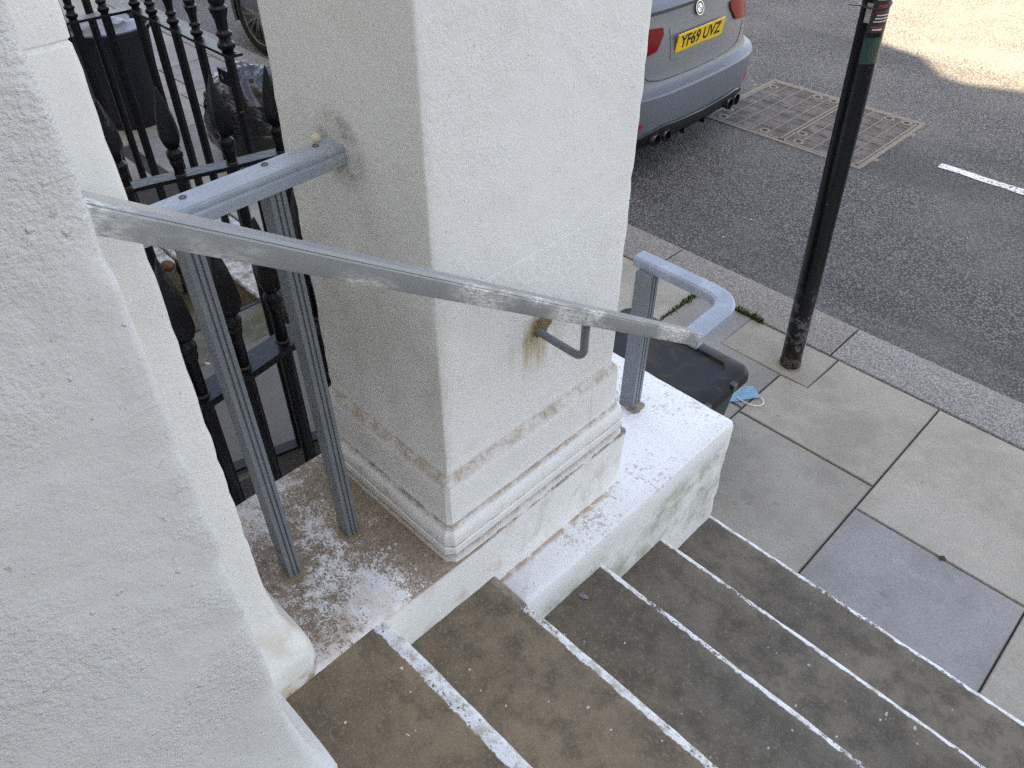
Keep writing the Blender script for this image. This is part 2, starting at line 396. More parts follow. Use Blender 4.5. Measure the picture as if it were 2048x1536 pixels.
c = m.mix(m.ramp(m.noise(75, 2), .76, .78), c, (.3, .3, .3))
m.color(c).bump(k, -.3, .002); m.rough(m.ramp(k, 0, 1, .22, .8)); M_POLE = m.m
M_CARPAINT = Mat('grey_car_paint', (.128, .145, .166), .45, .0, .15).m
M_CARPAINT.node_tree.nodes['Principled BSDF'].inputs['Coat Roughness'].default_value = .03
M_CARBLACK = Mat('gloss_black_trim', (.008, .008, .009), .25, 0, .5).m
M_DIFF = Mat('matt_black_plastic', (.007, .007, .008), .55).m
M_GLASS = Mat('dark_car_glass', (.01, .012, .013), .05, 0, 1).m
M_TYRE = Mat('tyre_rubber', (.012, .012, .012), .8).m
M_ALLOY = Mat('alloy_wheel', (.32, .30, .27), .3, .9).m
M_LAMP = Mat('red_lamp', (.62, .008, .012), .25, 0, 0, .08).m
M_LAMPD = Mat('dark_red_lamp', (.17, .004, .006), .25, 0, 0, .08).m
M_LAMPP = Mat('pale_red_lamp', (.40, .02, .022), .25, 0, 0, .08).m
M_PLATE = Mat('yellow_plate', (.86, .53, .005), .35, 0, .3).m
M_TEXT = Mat('plate_lettering', (.012, .012, .012), .4).m
M_BBLUE = Mat('badge_blue', (.02, .16, .50), .25, 0, .5).m
M_BWHITE = Mat('badge_white', (.8, .8, .8), .25, 0, .5).m
M_CHROME = Mat('chrome', (.7, .7, .7), .12, 1).m
M_EXH = Mat('dark_exhaust', (.10, .10, .11), .25, .9).m
m = Mat('cast_iron_cover', rough=.85, spec=.2); c = m.mix(m.ramp(m.noise(9, 5, .6), .35, .7), (.080, .073, .068), (.155, .140, .126)); c = m.mix(m.ramp(m.noise(50, 4), .6, .7, 0, .6), c, (.18, .155, .125)); m.color(c).bump(m.noise(90, 4), .5, .006); M_IRONCOV = m.m
m = Mat('worn_cover_rib', rough=.75, spec=.3); c = m.mix(m.noise(40, 4), (.135, .117, .096), (.26, .225, .18)); m.color(c).bump(m.noise(130), .3, .003); M_RIB = m.m
M_HOLE = Mat('dirt_filled_hole', (.03, .027, .023), .95).m
m = Mat('crumbled_mortar', rough=.95); c = m.mix(m.noise(110, 4, .7), (.10, .065, .028), (.34, .26, .12)); m.color(c).bump(m.noise(160, 3), .8, .006); M_SAND = m.m
m = Mat('grey_mortar', rough=.95); c = m.mix(m.noise(80, 4, .7), (.13, .10, .075), (.42, .36, .28)); m.color(c).bump(m.noise(150, 3), .8, .006); M_MORT = m.m
M_STAIN = Mat('brown_stain', (.27, .19, .12), .85).m
M_STKB = Mat('black_sticker', (.022, .022, .024), .4).m
M_STKR = Mat('red_print', (.50, .045, .04), .5).m
M_STKW = Mat('white_print', (.75, .75, .75), .5).m
M_STKT = Mat('teal_sticker', (.010, .055, .058), .4).m
M_STKO = Mat('olive_print', (.075, .085, .030), .5).m
M_STKG = Mat('pale_sticker', (.36, .34, .32), .6).m

# ================================================================== THE SETTING
bm = BM(); box(bm, -400, 400, -400, 400, -3.2, -3.0); tag(obj('ground', bm, M_GRIT), kind='structure')
# road
ROAD = -.1
bm = BM(); box(bm, -120, 120, 3.34, 60, -.6, ROAD); tag(obj('road', bm, M_ASPH), kind='structure')

# pavement: bedding with every slab laid on it
pav = empty('pavement', (0, 1.5, 0), kind='structure')
bm = BM(); box(bm, -1.36, 60, .9, 3.05, -.6, -.012); obj('bedding', bm, M_GRIT, pav)
bm = BM(); box(bm, -60, -1.36, 1.62, 3.05, -.6, -.0125); obj('bedding', bm, M_GRIT, pav)
bm = BM(); box(bm, -60, -4.34, -1.4, 1.62, -.6, -.0128); obj('bedding', bm, M_GRIT, pav)
def slab(poly, col, k=0):
    bm = BM(); g = .0035
    cx = sum(p[0] for p in poly)/len(poly); cy = sum(p[1] for p in poly)/len(poly)
    q = [(x+(g if x < cx else -g), y+(g if y < cy else -g)) for x, y in poly]
    q = [(x-cx, y-cy) for x, y in q]
    prism(bm, q, -.05, 0)
    te = [e for e in bm.edges if all(abs(v.co.z) < 1e-6 for v in e.verts)]
    bmesh.ops.bevel(bm, geom=te, offset=.003, segments=2, affect='EDGES')
    o = obj('paving_slab', bm, M_SLAB, pav, local=True)
    o.location = (cx, cy-1.5, random.uniform(-.0015, .0015)); o.rotation_euler = (random.uniform(-.002, .002), random.uniform(-.002, .002), 0)
    o.color = (*col, 1)
BUFF, GREY, BLUE, WARM = (.365, .330, .268), (.335, .306, .254), (.305, .292, .280), (.40, .366, .302)
def rect(x0, x1, y0, y1): return [(x0, y0), (x1, y0), (x1, y1), (x0, y1)]
KIN = 3.02
slab([(-1.028, 2.406), (-.431, 2.406), (-.431, KIN), (-.894, KIN), (-.894, 2.742), (-1.028, 2.742)], BUFF)
slab(rect(-1.028, -.431, 1.6, 2.406), GREY)
slab(rect(-.431, .177, 2.259, KIN), WARM)
slab(rect(-.431, .177, 1.6, 2.259), BLUE)
slab(rect(.177, .785, 2.50, KIN), WARM); slab(rect(.177, .785, 1.6, 2.50), WARM)
slab(rect(.785, 1.39, 2.259, KIN), GREY); slab(rect(.785, 1.39, 1.6, 2.259), BUFF)
slab(rect(-1.348, -.894, 2.742, KIN), (.335, .305, .245))            # small slab round the pole
slab([(-1.65, 2.43), (-1.028, 2.43), (-1.028, 2.742), (-1.348, 2.742), (-1.348, KIN), (-1.65, KIN)], (.29, .275, .25))
slab(rect(-1.65, -1.028, 1.7, 2.43), GREY)
x = -1.65; i = 0
while x > -9.6:
    wd = (.60, .66, .57, .60)[i % 4]; ym = (2.43, 2.26, 2.43, 2.55)[i % 4]
    col = (WARM, (.30, .285, .262), (.33, .315, .29), (.29, .28, .27))[(i*7+i//3) % 4]
    slab(rect(x-wd, x, ym, KIN), col); slab(rect(x-wd, x, 1.75 if x > -4.9 else 1.66, ym), (WARM, BUFF, (.32, .31, .29))[i % 3])
    if x < -4.6:
        slab(rect(x-wd, x, .9, 1.66), BUFF)
    x -= wd; i += 1
x = 1.39; i = 0
while x < 7.2:
    slab(rect(x, x+.605, 2.41 if i % 2 else 2.26, KIN), (BUFF, WARM, GREY)[i % 3]); slab(rect(x, x+.605, 1.6, 2.41 if i % 2 else 2.26), (WARM, GREY, BUFF)[i % 3])
    x += .605; i += 1

kerb = empty('kerb', (0, 3.17, 0), kind='structure')
bm = BM(); box(bm, -60, 60, 3.04, 3.32, -.6, -.10); obj('bedding', bm, M_GRIT, kerb)
def kerbstone(x0, x1, col):
    bm = BM(); L = x1-x0-.008; n = max(2, int(L/.05)); rs = []
    for k in range(n+1):
        xx = -L/2+L*k/n; j = lambda s: .003*nz((xx, x0, s), 12)
        rs.append(ring(bm, [(xx, -.147, -.3), (xx, -.147, -.006), (xx, -.142, 0), (xx, -.02, .002+j(2)), (xx, .118, .001+j(1)), (xx, .140+j(3), -.006), (xx, .148+j(4), -.025), (xx, .152, -.3)]))
    skin(bm, rs)
    o = obj('kerb_stone', bm, M_KERB, kerb, 40, local=True); o.location = ((x0+x1)/2, 0, .002); o.color = (*col, 1)
PINK, GRAN = (.255, .232, .208), (.27, .262, .25)
ks = [-12, -10.9, -9.8, -8.8, -7.9, -6.8, -5.8, -4.75, -3.9, -2.85, -1.95, -.935, .06, 1.0, 2.0, 2.9, 3.9, 4.9, 6]
for a, b in zip(ks, ks[1:]): kerbstone(a, b, PINK if -5.0 < a < -1 else GRAN)
# kerb mortar patch by the joint near the pole
# faded bay marking
bm = BM(); n = 30
rs = []
for k in range(n+1):
    xx = -1.45+4.2*k/n; rs.append(ring(bm, [(xx, 5.515+.012*nz((xx, 0, 0), 14), ROAD+.004), (xx, 5.592+.012*nz((xx, 3, 0), 14), ROAD+.004)]))
skin(bm, rs, closed=False)
tag(obj('road_marking', bm, M_LINE), 'white painted parking bay line on the dark asphalt', 'road marking')

# basement area: slab, pit and the walls under the coping
ar = empty('basement_area', (-2.6, .5, -.5), kind='structure')
bm = BM(); box(bm, -2.93, -2.19, -1.2, 1.62, -.5, -.035); obj('concrete_slab', bm, M_CONC, ar)
bm = BM(); box(bm, -3.19, -2.935, -1.2, 1.415, -.5, -.037); obj('dirty_slab_edge', bm, M_MOSS, ar)
bm = BM(); box(bm, -4.3, -3.19, -1.2, 1.42, -.7, -.22); obj('sunken_floor', bm, M_MOSS, ar)
bm = BM(); box(bm, -2.19, -1.2, -1.2, 1.7, -1.6, -1.1); obj('pit_floor', bm, M_MOSS, ar)
bm = BM(); box(bm, -3.205, -3.188, .6, 1.413, -.10, -.030); obj('step_nosing', bm, Mat('blue_black_nosing', (.02, .032, .055), .4).m, ar)
cop = empty('coping', (-3.8, 1.5, 0), 'weathered white coping stones under the corner of the far black railings', 'coping')
def cope(x0, x1, y0, y1, sd):
    bm = BM(); loft(bm, (x0, x1, y0, y1), [(-.5, 0), (-.06, 0), (-.045, .0), (-.015, .004), (0, -.006)], r=.012, step=.03, amp=.012, chip=.02, seed=sd, dz=.02, sc=11)
    obj('coping_stone', bm, M_COPE, cop, 50)
cope(-3.76, -3.20, 1.42, 1.745, 3); cope(-4.34, -3.775, 1.30, 1.745, 4); cope(-4.34, -3.785, .55, 1.285, 5); cope(-4.34, -3.78, -.6, .54, 6)

# ================================================================== THE HOUSE
house = empty('terraced_house', (-.8, -.9, 0), 'grey-white stucco house wall with a flared foot rising left of the steps', 'house')
FL = [(.78, .043), (.80, .044), (.872, .044), (.890, .041), (.925, .024), (.985, .011), (1.05, .003), (1.10, 0)]
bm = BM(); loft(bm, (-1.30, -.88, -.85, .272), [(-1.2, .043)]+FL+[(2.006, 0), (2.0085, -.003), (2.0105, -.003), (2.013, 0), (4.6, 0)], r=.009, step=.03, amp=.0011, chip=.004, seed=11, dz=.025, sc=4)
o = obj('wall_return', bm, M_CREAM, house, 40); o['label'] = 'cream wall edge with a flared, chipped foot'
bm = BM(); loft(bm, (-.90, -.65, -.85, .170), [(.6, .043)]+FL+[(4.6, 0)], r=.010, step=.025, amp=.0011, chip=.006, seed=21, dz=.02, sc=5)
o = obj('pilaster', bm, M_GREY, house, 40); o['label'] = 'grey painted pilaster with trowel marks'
def prof_roof(x):
    pts = [(-3.62, 14.0), (-3.6, 12.0), (-3.05, 10.80), (-2.86, 10.48), (-2.42, 10.36), (-2.12, 9.96), (-1.9, 9.93), (-1.5, 10.13), (9, 10.2), (9.02, 13)]
    if x <= pts[0][0]: return 14.0
    for (a, ha), (b, hb) in zip(pts, pts[1:]):
        if a <= x <= b: return ha+(hb-ha)*(x-a)/(b-a)
    return 13
# front wall of the terrace, with its parapet line
bm = BM(); xs = [-30, -10, -3.62, -3.6, -3.3, -3.05, -2.86, -2.42, -2.12, -1.9, -1.5, -1.0, 0, 9, 9.02, 30]
rs = []
for xx in xs:
    h = prof_roof(xx); rs.append(ring(bm, [(xx, -1.6, -3), (xx, -1.2, -3), (xx, -1.2, h), (xx, -1.6, h)]))
skin(bm, rs); obj('front_wall', bm, M_BOUNCE, house)
# entrance door in the front wall
bm = BM(); box(bm, -.45, .55, -1.199, -1.14, .8, 2.95, .006); dr = obj('door', bm, Mat('door_paint', (.01, .012, .014), .3, 0, .4).m, house)
for a, b, c_, d in ((-.36, .0, .95, 1.6), (.10, .46, .95, 1.6), (-.36, .0, 1.75, 2.75), (.10, .46, 1.75, 2.75)):
    bm = BM(); box(bm, a, b, -1.14, -1.128, c_, d, .004); obj('panel', bm, M_CARBLACK, dr)

# ================================================================== STEPS
steps = empty('front_steps', (.2, .6, 0), 'dark stone front steps with flaking white painted nosings', 'steps')
FY = [1.722, 1.410, 1.108, .793, .476]
SC = [(.017, .60, .24), (.016, .59, .22), (.018, .55, .20), (.023, .60, .33), (.035, .655, .05)]
for k in range(5):
    zt = .16*(k+1); yf = FY[k]; yb = FY[k+1]-.04 if k < 4 else -1.15
    dep = yf-yb; bm = BM(); rs = []; n = 90; zb = -.17
    for i in range(n+1):
        xx = -.87+2.6*i/n
        e1 = .003*nz((xx, k, 0), 11)+.002*nz((xx, k, 5), 33); e2 = .0025*nz((xx, k, 9), 9)+.0015*nz((xx, k, 4), 40)
        dip = -.004*math.exp(-((xx-.35)/.5)**2)
        rs.append(ring(bm, [(xx, -dep, zb), (xx, -dep, 0), (xx, -dep*.6, dip*.5), (xx, -.10, dip), (xx, -.045, dip+e2*.3), (xx, -.012+e1*.5, dip-.0005+e2), (xx, -.003+e1, dip-.005+e2), (xx, e1, dip-.014+e2), (xx, e1-.004, -.06), (xx, -.012, zb)]))
    skin(bm, rs)
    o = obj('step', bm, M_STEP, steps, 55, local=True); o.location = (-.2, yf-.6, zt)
    o.color = (SC[k][0], SC[k][1], SC[k][2], 1)
steps.location = (.2, .6, 0)

# ================================================================== CHEEK, PLATFORM, PILLAR
cheek = empty('stair_cheek_wall', (-1.04, .9, 0), 'white painted cheek wall stepping down beside the dark steps', 'wall')
bm = BM(); loft(bm, (-1.338, -.8355, .2, 1.283), [(-1.2, 0), (.785, 0), (.800, -.002), (.806, -.010)], r=.008, step=.02, amp=.003, chip=.006, seed=31, dz=.05, sc=12)
o = obj('platform', bm, M_PLAT, cheek, 40); o['label'] = 'level top with white paint flaked off brown stone'
bm = BM(); loft(bm, (-1.36, -.735, .797, 1.722), [(-.5, .004), (.0, .004), (.40, .002), (.585, 0), (.598, -.004), (.604, -.014)], r=.016, step=.02, amp=.0025, chip=.008, seed=33, dz=.03, sc=9)
o = obj('lower_block', bm, M_CHEEK, cheek, 40); o['label'] = 'white block stained green at its foot'

pillar = empty('portico_pillar', (-1.08, .96, .8), 'square white stucco pillar with a moulded base standing beside the steps', 'pillar')
PR = (-1.29, -.875, .695, 1.238)
bm = BM(); loft(bm, PR, [(1.036, .002), (1.048, 0), (1.4725, 0), (1.4742, -.0028), (1.4758, -.0028), (1.4775, 0), (2.33, 0), (2.335, -.0045), (2.34, -.0045), (2.345, 0), (4.3, 0)], r=.005, step=.025, amp=.0018, chip=.0035, seed=41, dz=.025, sc=7)
obj('shaft', bm, M_PILLAR, pillar, 40)
bm = BM(); loft(bm, PR, [(.829, .039), (.851, .039), (.854, .0365), (.861, .0365), (.868, .037), (.880, .0365), (.893, .0310), (.902, .0240), (.906, .0200), (.912, .018), (1.000, .017), (1.018, .0155), (1.026, .011), (1.036, .002)], r=.005, step=.025, amp=.0014, chip=.003, seed=42, dz=.025, sc=9)
obj('base_moulding', bm, M_PILLAR, pillar, 28)
bm = BM(); loft(bm, PR, [(-.4, .038), (.812, .038), (.818, .031), (.8288, .031)], r=.005, step=.025, amp=.002, chip=.004, seed=43, dz=.03, sc=8)
obj('plinth', bm, M_PILLAR, pillar, 28)

# ================================================================== HANDRAILS
hr = empty('handrail', (-1.015, 1.545, .6), 'grey handrail with worn paint sloping down past the white pillar to a curled end', 'handrail')
RP = [(-.0245, -.029), (-.026, -.027), (-.026, -.010), (-.0255, -.008), (-.0255, -.005), (-.019, 0), (.019, 0), (.0255, -.005), (.0255, -.008), (.026, -.010), (.026, -.027), (.0245, -.029)]
RN = [(-.0145, -.033), (-.0155, -.031), (-.0155, -.006), (-.012, 0), (.012, 0), (.0150, -.004), (.0142, -.0055), (.0155, -.0075), (.0155, -.031), (.0145, -.033)]
a, b = Vector((-.749, .10, 1.983)), Vector((-.7405, 1.386, 1.124))
bm = BM(); sweep(bm, [a.lerp(b, t/12) for t in range(13)], RN); obj('rail', bm, M_RAIL, hr, 28)
path = [(-.7495, 1.360, 1.121), (-.75, 1.378, 1.121), (-.752, 1.42, 1.121), (-.754, 1.465, 1.121), (-.755, 1.505, 1.121)]
for k in range(1, 10):
    t = R(90*k/9); path.append((-.825+.07*math.cos(t), 1.505+.067*math.sin(t), 1.121))
path += [(-.87, 1.572, 1.121), (-.95, 1.572, 1.121), (-1.062, 1.570, 1.121)]
bm = BM(); sweep(bm, path, RP); o = obj('curled_end', bm, M_GUARD, hr, 28)
def post_prof(w, d):
    hw, hd = w/2, d/2; g = .004; p = [(-hw, -hd), (hw, -hd)]
    for cgr in (-.30, .36):
        yc = cgr*hd; q = d*.075
        p += [(hw, yc-q), (hw-g, yc-q*.6), (hw-g, yc+q*.6), (hw, yc+q)]
    return p+[(hw, hd), (-hw, hd)]
def post(parent, x, y, z0, z1, w, d, mt, lean=(0, 0)):
    bm = BM(); pr = post_prof(w, d)
    n = 10; rs = []
    for i in range(n+1):
        t = i/n; rs.append(ring(bm, [(x+u+lean[0]*t, y+v+lean[1]*t, z0+(z1-z0)*t) for u, v in pr]))
    skin(bm, rs); return obj('post', bm, mt, parent, 20)
post(hr, -1.012, 1.548, .59, 1.093, .050, .040, M_POST)
bm = BM()
bm2 = bmesh.ops.create_icosphere(bm, subdivisions=3, radius=.03)
for v in bm.verts:
    v.co.z *= .7; v.co *= .85+.5*nz(v.co, 45)+.2*nz(v.co, 120); v.co += Vector((-.988, 1.545, .606))
obj('mortar_collar', bm, M_MORT, hr, 60)
bm = BM(); yb = .9605
pts = [(-.88, yb, 1.281), (-.80, yb, 1.280), (-.772, yb, 1.280)]
for k in range(1, 6):
    t = R(90*k/5); pts.append((-.772+.022*math.sin(t), yb, 1.302-.022*math.cos(t)))
pts += [(-.750, yb, 1.34), (-.750, yb, 1.385)]
tube(bm, pts, .0085, 10, up=(0, 1, 0)); obj('bracket', bm, M_POST, hr, 40)
bm = BM(); bmesh.ops.create_icosphere(bm, subdivisions=4, radius=.023)
for v in bm.verts:
    v.co.x *= .22; v.co *= 1+.55*nz(v.co, 70)+.25*nz(v.co, 180); v.co += Vector((-.876, .972, 1.290))
obj('broken_plaster', bm, M_SAND, hr, 60)

gr = empty('guard_rail', (-1.08, .48, .8), 'level blue-grey guard rail on two fluted posts between wall and pillar', 'guard rail')
GP = [(-.026, -.034), (-.028, -.032), (-.028, -.016), (-.0245, -.012), (-.0265, -.009), (-.0265, -.004), (-.023, 0), (.023, 0), (.0265, -.004), (.0265, -.009), (.0245, -.012), (.028, -.016), (.028, -.032), (.026, -.034)]
bm = BM(); sweep(bm, [(-1.09, .22, 1.70), (-1.097, .37, 1.70), (-1.105, .55, 1.70), (-1.113, .72, 1.70)], GP); rl = obj('rail', bm, M_GUARD, gr, 28)
for x, y in ((-1.117, .562), (-1.107, .415), (-1.118, .66)):
    bm = BM(); lathe(bm, [(1.6995, .006), (1.7012, .006), (1.7012, .0035), (1.6998, .003)], x, y, 10); obj('screw_hole', bm, M_RUST, rl)
bm = BM(); bmesh.ops.create_icosphere(bm, subdivisions=2, radius=.008)
for v in bm.verts: v.co *= 1+.4*nz(v.co, 90); v.co += Vector((-1.132, .672, 1.706))
obj('paint_blob', bm, Mat('cream_blob', (.68, .60, .44), .8).m, rl, 60)
post(gr, -1.077, .400, .795, 1.668, .037, .030, M_POST, (-.018, -.004))
post(gr, -1.077, .557, .795, 1.668, .037, .030, M_POST, (-.026, 0))
for y in (.400, .557):
    bm = BM(); bmesh.ops.create_icosphere(bm, subdivisions=2, radius=.029)
    for v in bm.verts: v.co.z *= .08; v.co *= 1+.4*nz(v.co, 50, y); v.co += Vector((-1.074, y, .806))
    obj('rust_stain', bm, M_STAIN, gr, 60)

# ================================================================== IRON RAILINGS
LEAF = [(0, .012), (.006, .019), (.014, .027), (.026, .0325), (.040, .0365), (.062, .0355), (.092, .0310), (.122, .0235), (.150, .0140), (.168, .0080), (.180, .0035), (.184, .001)]
COLLAR = [(0, .0135), (.006, .0165), (.016, .0185), (.024, .0175), (.030, .0205), (.042, .0205), (.048, .0155), (.052, .0125)]
def spear(stem, name, lz=1.0):
    bm = BM(); c0 = stem
    lathe(bm, [(-.002, .0135)]+[(c0+z_, r_) for z_, r_ in COLLAR], n=12)
    lathe(bm, [(c0+.050+z_*lz, r_) for z_, r_ in LEAF], n=8, squash=.8, star=.16, ang=R(22))
    return mesh_of(bm, name, M_IRON, 32)
ME_SPEAR = spear(.085, 'spear'); ME_SPEAR_SHORT = spear(.020, 'short_spear', .86)
URN = [(-.002, .014), (.012, .026), (.022, .027), (.03, .018), (.04, .017), (.046, .023), (.054, .024), (.062, .016), (.09, .018), (.11, .024), (.124, .028), (.132, .020), (.14, .024), (.15, .024), (.158, .015), (.20, .021), (.23, .026), (.25, .024), (.27, .013), (.29, .015), (.31, .02), (.33, .012), (.35, .001)]
bm = BM(); lathe(bm, URN, n=14); ME_URN = mesh_of(bm, 'urn', M_IRON, 35)
bm = BM(); lathe(bm, [(0, .0125), (1, .0125)], n=10); ME_BAR = mesh_of(bm, 'bar', M_IRON, 40)
bm = BM(); lathe(bm, [(-.001, .0185), (.003, .017), (.005, .013)], n=10); ME_COL = mesh_of(bm, 'collar', Mat('rusty_collar', (.055, .034, .020), .7).m, 40)
def inst(name, me, parent, p, sc=(1, 1, 1), rz=0):
    o = bpy.data.objects.new(name, me); C.objects.link(o); o.parent = parent
    o.location = Vector(p)-(Vector(parent.matrix_basis.translation) if parent.parent is None else Vector((0, 0, 0)))
    o.scale = sc; o.rotation_euler = (0, 0, rz); return o
def bar(parent, x, y, z0, z1, fin=None, thick=1.0, fs=1.0, collar=True):
    b = inst('bar', ME_BAR, parent, (x, y, z0), (thick, thick, z1-z0), random.uniform(0, 3))
    if fin:
        f = bpy.data.objects.new('finial', fin); C.objects.link(f); f.parent = parent
        f.location = Vector((x, y, z1))-parent.location; f.scale = (fs, fs, fs*random.uniform(.97, 1.02)); f.rotation_euler = (random.uniform(-.02, .02), random.uniform(-.02, .02), random.uniform(-.3, .3))
    if collar: inst('collar', ME_COL, parent, (x, y, z1))
    return b
def flat(parent, a, b, w=.044, t=.012, name='rail'):
    bm = BM(); a, b = Vector(a), Vector(b); n = max(2, int((b-a).length/.05))
    sweep(bm, [a.lerp(b, i/n)+Vector((0, 0, .0015*nz((a.x, i*.3, 0), 2))) for i in range(n+1)], [(-w/2, -t), (-w/2, -.001), (-w/2+.001, 0), (w/2-.001, 0), (w/2, -.001), (w/2, -t)])
    return obj(name, bm, M_IRON, parent, 30)
# beside the platform
ra = empty('iron_railing', (-1.42, .75, -.02), 'black spear-topped iron railing just beyond the flaked platform, behind the guard posts', 'railing', 'black iron railings')
dx = -.18
P = lambda y: -1.38+dx*(y-.434)
flat(ra, (P(.29), .29, 1.118), (P(1.5), 1.5, 1.118), .068, .018)
for k in range(-1, 10):
    y = .434+.1157*k; bar(ra, P(y), y, -.02, 1.118, ME_SPEAR, 1.3, 1.06)
# far corner railing
rb = empty('iron_railing', (-3.9, 1.64, 0), 'black iron railing turning a corner on the pavement, with turned finials and a newel', 'railing', 'black iron railings')
flat(rb, (-4.27, 1.64, 1.1), (-3.30, 1.635, 1.1), .07); flat(rb, (-4.262, 1.602, 1.1005), (-4.30, .35, 1.1005), .066)
for x in (-4.255, -4.075, -3.86, -3.635): bar(rb, x, 1.64, 0, 1.1, ME_URN, 1.75, 1.05)
bar(rb, -3.365, 1.636, 0, 1.1, ME_URN, 1.75, 1.45)
for k in range(1, 9): bar(rb, -4.262-.005*k, 1.64-.150*k, 0, 1.1, ME_URN, 1.75, 1.05)
bm = BM(); box(bm, -3.50, -3.376, 1.630, 1.640, .93, 1.00, .003)
lp = obj('latch_plate', bm, M_IRON, rb)
bm = BM(); lathe(bm, [(0, .012), (.013, .012)], n=12)
bmesh.ops.rotate(bm, verts=bm.verts[:], cent=(0, 0, 0), matrix=Matrix.Rotation(R(90), 3, 'X')); bmesh.ops.translate(bm, verts=bm.verts[:], vec=(-3.46, 1.6415, .966))
obj('latch_hole', bm, M_CONC, lp)
rc = empty('iron_railing', (-4.85, .95, 0), 'black iron railing running back towards the house in front of the dustbin', 'railing', 'black iron railings')
flat(rc, (-4.80, 1.62, 1.1), (-4.90, .2, 1.1), .06)
for k in range(10): bar(rc, -4.80-.0106*k, 1.60-.15*k, 0, 1.1, ME_URN, 1.7, 1.0)
# gate standing open over the area
gx = lambda y: -2.42+.24*y
ga = empty('iron_gate', (gx(1.45), 1.45, 0), 'black spear-topped iron gate standing open over the basement area', 'gate')
flat(ga, (gx(.40), .40, 1.2), (gx(1.46), 1.46, 1.2), .052); flat(ga, (gx(.40), .40, .0), (gx(1.46), 1.46, .0), .05)
for k in range(-1, 6):
    y = .695+.1497*k; bar(ga, gx(y), y, -.01, 1.2, ME_SPEAR_SHORT if k < 5 else None, 1.4, 1.14)
b = bar(ga, gx(1.50), 1.50, -.4, 1.30, ME_URN, 2.0, 1.3)

# ================================================================== STREET THINGS
# sign pole
pole = empty('sign_pole', (-1.035, 2.835, 0), 'black metal sign pole with stickers and flaking paint at its foot', 'pole')
bm = BM(); PRR = .0445
rs = [(0, PRR+.002), (.03, PRR+.002), (.034, PRR), (3.4, PRR)]
pr = []
for (z0, r0), (z1, r1) in zip(rs, rs[1:]):
    k = max(1, int((z1-z0)/.1)); pr += [(z0+(z1-z0)*i/k, r0+(r1-r0)*i/k) for i in range(k)]
lathe(bm, pr+[rs[-1]], -1.035, 2.835, 28); obj('tube', bm, M_POLE, pole, 40)
bm = BM(); bmesh.ops.create_icosphere(bm, subdivisions=4, radius=.054)
for v in bm.verts: v.co.z *= .13; v.co *= 1+.12*nz(v.co, 40); v.co += Vector((-1.035, 2.835, .001))
obj('dirt_ring', bm, M_MORT, pole, 50)
vd = math.atan2(-2.835, 1.035)          # bearing from the pole to the steps
def sticker(name, a0, a1, z0, z1, mt, lift, parent=None, skew=0):
    bm = BM(); n = max(2, int(abs(a1-a0)/R(5))); rs = []
    for i in range(n+1):
        a = vd+a0+(a1-a0)*i/n; r_ = PRR+lift; s = skew*i/n
        rs.append(ring(bm, [(-1.035+r_*math.cos(a), 2.835+r_*math.sin(a), z0+s), (-1.035+r_*math.cos(a), 2.835+r_*math.sin(a), z1+s)]))
    skin(bm, rs, closed=False); return obj(name, bm, mt, parent or pole, 40)
st1 = sticker('sticker', R(-8), R(78), 1.445, 1.60, M_STKB, .0008); st1['label'] = 'black sticker with red and white print'
sticker('pale_edge', R(-32), R(-8), 1.475, 1.535, M_STKG, .0008, st1)
for z0, z1, a0, a1, mt in ((1.4530, 1.4580, 10, 52, M_STKW), (1.4610, 1.4660, 2, 55, M_STKR), (1.4785, 1.4825, 8, 70, M_STKW), (1.4880, 1.4920, 12, 70, M_STKW), (1.4975, 1.5015, 16, 70, M_STKW), (1.5080, 1.5110, 8, 66, M_STKR), (1.5220, 1.5320, 16, 68, M_STKR)):
    a = a0
    while a < a1:
        w_ = random.uniform(3, 7); sticker('print', R(a), R(min(a+w_, a1)), z0, z1, mt, .0014, st1); a += w_+1.4
sticker('print', R(6), R(48), 1.545, 1.585, M_STKG, .0014, st1); sticker('print', R(50), R(72), 1.55, 1.592, M_STKR, .0014, st1)
st2 = sticker('sticker', R(-12), R(72), 1.345, 1.43, M_STKT, .0008); st2['label'] = 'dark teal sticker with faint rings'
for rr in (.012, .022, .032):
    bm = BM(); rs = []
    for i in range(25):
        t = R(90+180*i/24*1.2-18); pts = []
        for q in (rr, rr+.0035):
            aa = vd+R(62)+q*math.cos(t)/PRR; zz_ = 1.387+q*math.sin(t)
            pts.append((-1.035+(PRR+.0014)*math.cos(aa), 2.835+(PRR+.0014)*math.sin(aa), zz_))
        rs.append(ring(bm, pts))
    skin(bm, rs, closed=False); obj('print', bm, M_STKO, st2)
bm = BM(); n = 40
pts = [(-1.035+(PRR+.003)*math.cos(2*math.pi*i/n), 2.835+(PRR+.003)*math.sin(2*math.pi*i/n), 1.525+.004*math.sin(2*math.pi*i/n)) for i in range(n+1)]
tube(bm, pts, .003, 6)
e0 = Vector((-1.035+(PRR+.003)*math.cos(vd-R(35)), 2.835+(PRR+.003)*math.sin(vd-R(35)), 1.525))
tube(bm, [e0, e0+Vector((-.045, -.03, .004))], .0022, 6); obj('cable_tie', bm, M_CARBLACK, pole)

pole.rotation_euler = (.036, -.037, 0)
